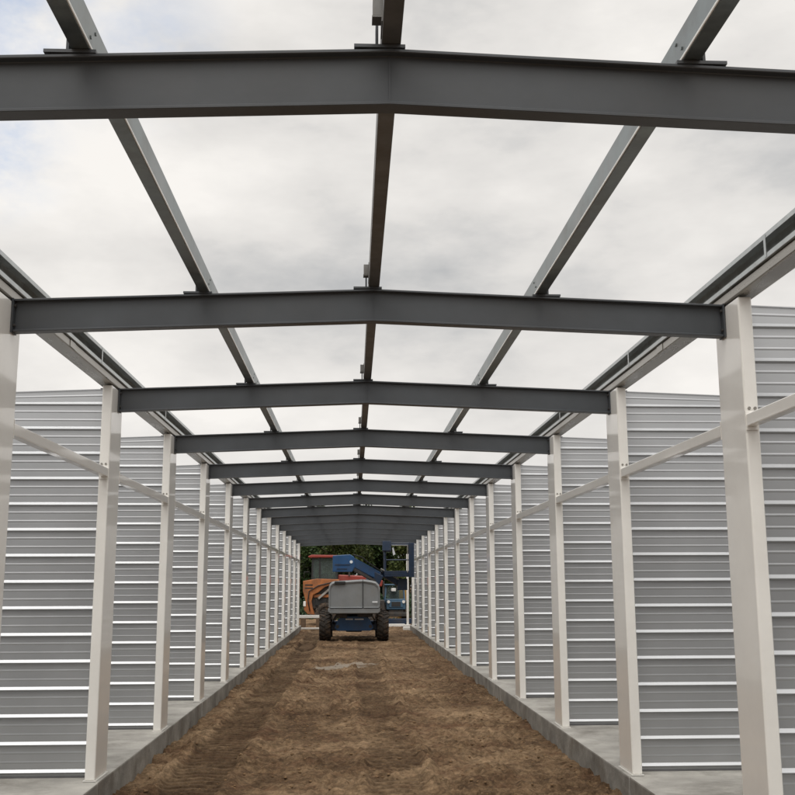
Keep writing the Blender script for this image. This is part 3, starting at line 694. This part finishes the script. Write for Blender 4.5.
# ------------------------------------------------------------------ trees behind the yard
def leaf_mesh(name, centers, lm, n_per, size, seed):
    r = np.random.default_rng(seed); vs = []
    for (cx, cy, cz, rx, ry, rz) in centers:
        n = int(n_per*rx*rz)
        d = r.normal(size=(n, 3)); d /= np.linalg.norm(d, axis=1)[:, None]
        rad = r.random(n)**0.38
        p = np.stack([cx+d[:, 0]*rx*rad, cy+d[:, 1]*ry*rad, cz+d[:, 2]*rz*rad], 1)
        vs.append(p)
    P = np.concatenate(vs); n = len(P)
    a = r.normal(size=(n, 3)); a /= np.linalg.norm(a, axis=1)[:, None]
    b_ = np.cross(a, r.normal(size=(n, 3))); b_ /= np.linalg.norm(b_, axis=1)[:, None]
    s = size*(0.6+0.8*r.random(n))[:, None]
    q = np.stack([P-a*s, P+b_*s*0.45, P+a*s, P-b_*s*0.45], 1).reshape(-1, 3)
    me = bpy.data.meshes.new(name); me.vertices.add(4*n); me.vertices.foreach_set('co', q.ravel())
    me.loops.add(4*n); me.loops.foreach_set('vertex_index', np.arange(4*n)); me.polygons.add(n); me.polygons.foreach_set('loop_start', np.arange(0, 4*n, 4))
    me.update(calc_edges=True); me.materials.append(lm); return me
tree_specs = [(-7.4, 62, 6.2, 'leaf_a', 'dark green bushy tree far beyond the left row of columns'),
              (-4.9, 58, 6.0, 'leaf_c', 'blue green bushy tree beyond the far end of the left column row'),
              (-2.7, 61, 6.4, 'leaf_a', 'deep green tree behind the red roofed tractor cab'),
              (-0.7, 58, 6.0, 'leaf_b', 'olive green tree behind the knuckle of the boom lift'),
              (1.2, 62, 6.5, 'leaf_a', 'deep green tree behind the middle of the blue boom'),
              (2.9, 58, 6.1, 'leaf_b', 'olive green tree seen through the boom lift basket'),
              (5.1, 61, 6.2, 'leaf_c', 'blue green bushy tree beyond the far end of the right column row'),
              (7.6, 59, 6.0, 'leaf_a', 'dark green bushy tree far beyond the right row of columns'),
              (-4.0, 70, 6.6, 'leaf_b', 'olive tree in the back row, left of the red cab roof'),
              (-1.6, 71, 6.8, 'leaf_c', 'blue green tree in the back row above the red cab roof'),
              (1.9, 70, 6.7, 'leaf_a', 'deep green tree in the back row between boom and basket'),
              (4.3, 71, 6.8, 'leaf_a', 'deep green tree in the back row, right of the basket')]
for i, (tx, ty, th, lm, lab) in enumerate(tree_specs):
    t = thing('broadleaf_tree', lab, 'tree', (tx, ty, GZ-0.05), group='trees beyond the yard')
    rr = random.Random(40+i)
    mb = MB().tube([(0, 0, 0), (0.05, 0.03, th*0.3), (0.0, 0.1, th*0.6), (0.1, 0.05, th*0.85)], [0.17, 0.13, 0.09, 0.03], 10)
    for k in range(7):
        a = rr.uniform(0, 6.28); z0_ = th*rr.uniform(0.15, 0.55)
        mb.tube([(0, 0.03, z0_), (math.cos(a)*0.6, math.sin(a)*0.6, z0_+0.5), (math.cos(a)*1.2, math.sin(a)*1.2, z0_+0.9)], [0.06, 0.04, 0.015], 6)
    mb.build('trunk', M['bark'], t)
    cs = []
    for k in range(26):
        a = rr.uniform(0, 6.28); d = rr.uniform(0.1, 1.3); zc = th*rr.uniform(0.06, 0.90)
        q = rr.uniform(0.45, 0.85)
        zc = min(zc, th-q*0.8)
        cs.append((math.cos(a)*d, math.sin(a)*d, zc, q*1.1, q*1.1, q*0.85))
    me = leaf_mesh('crown', cs, M[lm], 1500, 0.10, 60+i)
    link(bpy.data.objects.new('crown', me), t)

r2 = np.random.default_rng(5)
cs = [(r2.uniform(-9, 9), r2.uniform(47, 57), GZ+0.25+0.35*r2.random(), 0.6+0.4*r2.random(), 0.7, 0.4+0.3*r2.random()) for k in range(120)]
me = leaf_mesh('undergrowth', cs, M['leaf_c'], 520, 0.09, 99)
tag(link(bpy.data.objects.new('undergrowth', me)), 'dark green undergrowth along the foot of the trees', None, None, 'stuff')

# ------------------------------------------------------------------ sky, sun, camera
SUN_EL, SUN_AZ = R(64), R(195)           # azimuth clockwise from +y: behind the camera, a little to its left
w = bpy.data.worlds.new('World'); scene.world = w; w.use_nodes = True
nt = w.node_tree; N = nt.nodes; L = nt.links
bg = N['Background']; bg.inputs['Strength'].default_value = 0.1
sky = N.new('ShaderNodeTexSky'); sky.sky_type = 'NISHITA'; sky.sun_disc = False; sky.sun_elevation = SUN_EL; sky.sun_rotation = SUN_AZ
tc = N.new('ShaderNodeTexCoord')
def wn(scale, det, ro, off, st):
    mp = N.new('ShaderNodeMapping'); mp.inputs['Location'].default_value = off; mp.inputs['Scale'].default_value = st
    L.new(tc.outputs['Generated'], mp.inputs[0]); n = N.new('ShaderNodeTexNoise'); n.inputs['Scale'].default_value = scale; n.inputs['Detail'].default_value = det; n.inputs['Roughness'].default_value = ro
    L.new(mp.outputs[0], n.inputs['Vector']); return n.outputs[0]
n1 = wn(2.6, 6, 0.55, (0.4, 1.3, 2.2), (1, 1, 2.4)); n2 = wn(6.5, 8, 0.6, (3.1, 0.2, 5.0), (1, 1, 2.0))
mm = N.new('ShaderNodeMath'); mm.operation = 'MULTIPLY_ADD'; L.new(n2, mm.inputs[0]); mm.inputs[1].default_value = 0.26; L.new(n1, mm.inputs[2])
cr = N.new('ShaderNodeValToRGB'); E = cr.color_ramp.elements
mr = N.new('ShaderNodeMapRange'); mr.inputs[1].default_value = 0.43; mr.inputs[2].default_value = 0.78; L.new(mm.outputs[0], mr.inputs[0]); L.new(mr.outputs[0], cr.inputs[0])
E[0].position = 0.0; E[0].color = (5.1, 5.15, 5.2, 1); E[1].position = 1.0; E[1].color = (9.5, 9.2, 8.8, 1)
e = E.new(0.42); e.color = (7.6, 7.4, 7.15, 1)
# openings in the cloud where blue shows
def gap(direction, r0, r1):
    d = Vector(direction).normalized()
    vm = N.new('ShaderNodeVectorMath'); vm.operation = 'DISTANCE'; L.new(tc.outputs['Generated'], vm.inputs[0]); vm.inputs[1].default_value = d
    m_ = N.new('ShaderNodeMapRange'); m_.inputs[1].default_value = r1; m_.inputs[2].default_value = r0; m_.interpolation_type = 'SMOOTHSTEP'
    L.new(vm.outputs['Value'], m_.inputs[0]); return m_.outputs[0]
n3 = wn(9, 5, 0.6, (8, 3, 1), (1, 1, 1.6))
nm_ = N.new('ShaderNodeMapRange'); nm_.inputs[1].default_value = 0.40; nm_.inputs[2].default_value = 0.62; L.new(n3, nm_.inputs[0])
tot = None
for d, r0_, r1_, k_ in (((-0.350, 0.955, 0.42), 0.0, 0.085, 1.0), ((-0.20, 0.932, 0.515), 0.0, 0.10, 0.55), ((-0.34, 0.93, 0.56), 0.0, 0.15, 0.8), ((-0.7, 0.5, 0.6), 0.05, 0.3, 0.6), ((0.5, -0.6, 0.7), 0.05, 0.3, 0.5)):
    q = N.new('ShaderNodeMath'); q.operation = 'MULTIPLY'; L.new(gap(d, r0_, r1_), q.inputs[0]); q.inputs[1].default_value = k_
    if tot is None: tot = q.outputs[0]
    else:
        q2 = N.new('ShaderNodeMath'); q2.operation = 'MAXIMUM'; L.new(tot, q2.inputs[0]); L.new(q.outputs[0], q2.inputs[1]); tot = q2.outputs[0]
cov = N.new('ShaderNodeMath'); cov.operation = 'MULTIPLY'; L.new(tot, cov.inputs[0]); L.new(nm_.outputs[0], cov.inputs[1])
# the cloud layer is brighter overhead and round the hidden sun
def glow(direction, r0, r1, k):
    q = N.new('ShaderNodeMath'); q.operation = 'MULTIPLY_ADD'; L.new(gap(direction, r0, r1), q.inputs[0]); q.inputs[1].default_value = k; q.inputs[2].default_value = 1.0; return q.outputs[0]
gl = N.new('ShaderNodeVectorMath'); gl.operation = 'SCALE'; L.new(cr.outputs[0], gl.inputs[0])
L.new(glow((math.sin(SUN_AZ)*math.cos(SUN_EL), math.cos(SUN_AZ)*math.cos(SUN_EL), math.sin(SUN_EL)), 0.15, 1.05, 1.55), gl.inputs['Scale'])
mix = N.new('ShaderNodeMix'); mix.data_type = 'RGBA'
L.new(cov.outputs[0], mix.inputs[0]); L.new(gl.outputs['Vector'], mix.inputs[6])
sk = N.new('ShaderNodeMix'); sk.data_type = 'RGBA'; sk.blend_type = 'ADD'; sk.inputs[0].default_value = 1; sk.inputs[7].default_value = (3.6, 3.9, 4.4, 1)
L.new(sky.outputs[0], sk.inputs[6]); L.new(sk.outputs[2], mix.inputs[7])
L.new(mix.outputs[2], bg.inputs['Color'])

sun = bpy.data.lights.new('sun', 'SUN'); sun.energy = 1.5; sun.angle = R(40); sun.color = (1.0, 0.97, 0.92)
so = bpy.data.objects.new('sun', sun); C.objects.link(so)
sd = Vector((math.sin(SUN_AZ)*math.cos(SUN_EL), math.cos(SUN_AZ)*math.cos(SUN_EL), math.sin(SUN_EL)))
so.rotation_euler = sd.to_track_quat('Z', 'Y').to_euler(); so.location = sd*30

F_PX, PIT, YAW, ROLL, CX, CZ = 1033.84, 0.1797, 0.0431, 0.0035, -0.1021, 1.332
cam = bpy.data.cameras.new('camera'); cam.sensor_fit = 'HORIZONTAL'; cam.sensor_width = 36; cam.lens = F_PX/795*36; cam.clip_start = 0.05; cam.clip_end = 3000
co = bpy.data.objects.new('camera', cam); C.objects.link(co)
cy, sy, cp, sp, crr, sr = math.cos(YAW), math.sin(YAW), math.cos(PIT), math.sin(PIT), math.cos(ROLL), math.sin(ROLL)
r_ = Vector((cy, -sy, 0)); fw = Vector((sy, cy, 0)); up = Vector((0, 0, 1))
zf = fw*cp + up*sp; v_ = up*cp - fw*sp
right = r_*crr - v_*sr; upv = r_*sr + v_*crr
co.matrix_world = Matrix(((right.x, upv.x, -zf.x, CX), (right.y, upv.y, -zf.y, 0), (right.z, upv.z, -zf.z, CZ), (0, 0, 0, 1)))
scene.camera = co
vs = scene.view_settings; vs.view_transform = 'Standard'; vs.look = 'None'; vs.exposure = 0; vs.gamma = 1; vs.use_curve_mapping = False
scene.render.engine = 'CYCLES'; scene.cycles.use_denoising = True; scene.cycles.max_bounces = 8
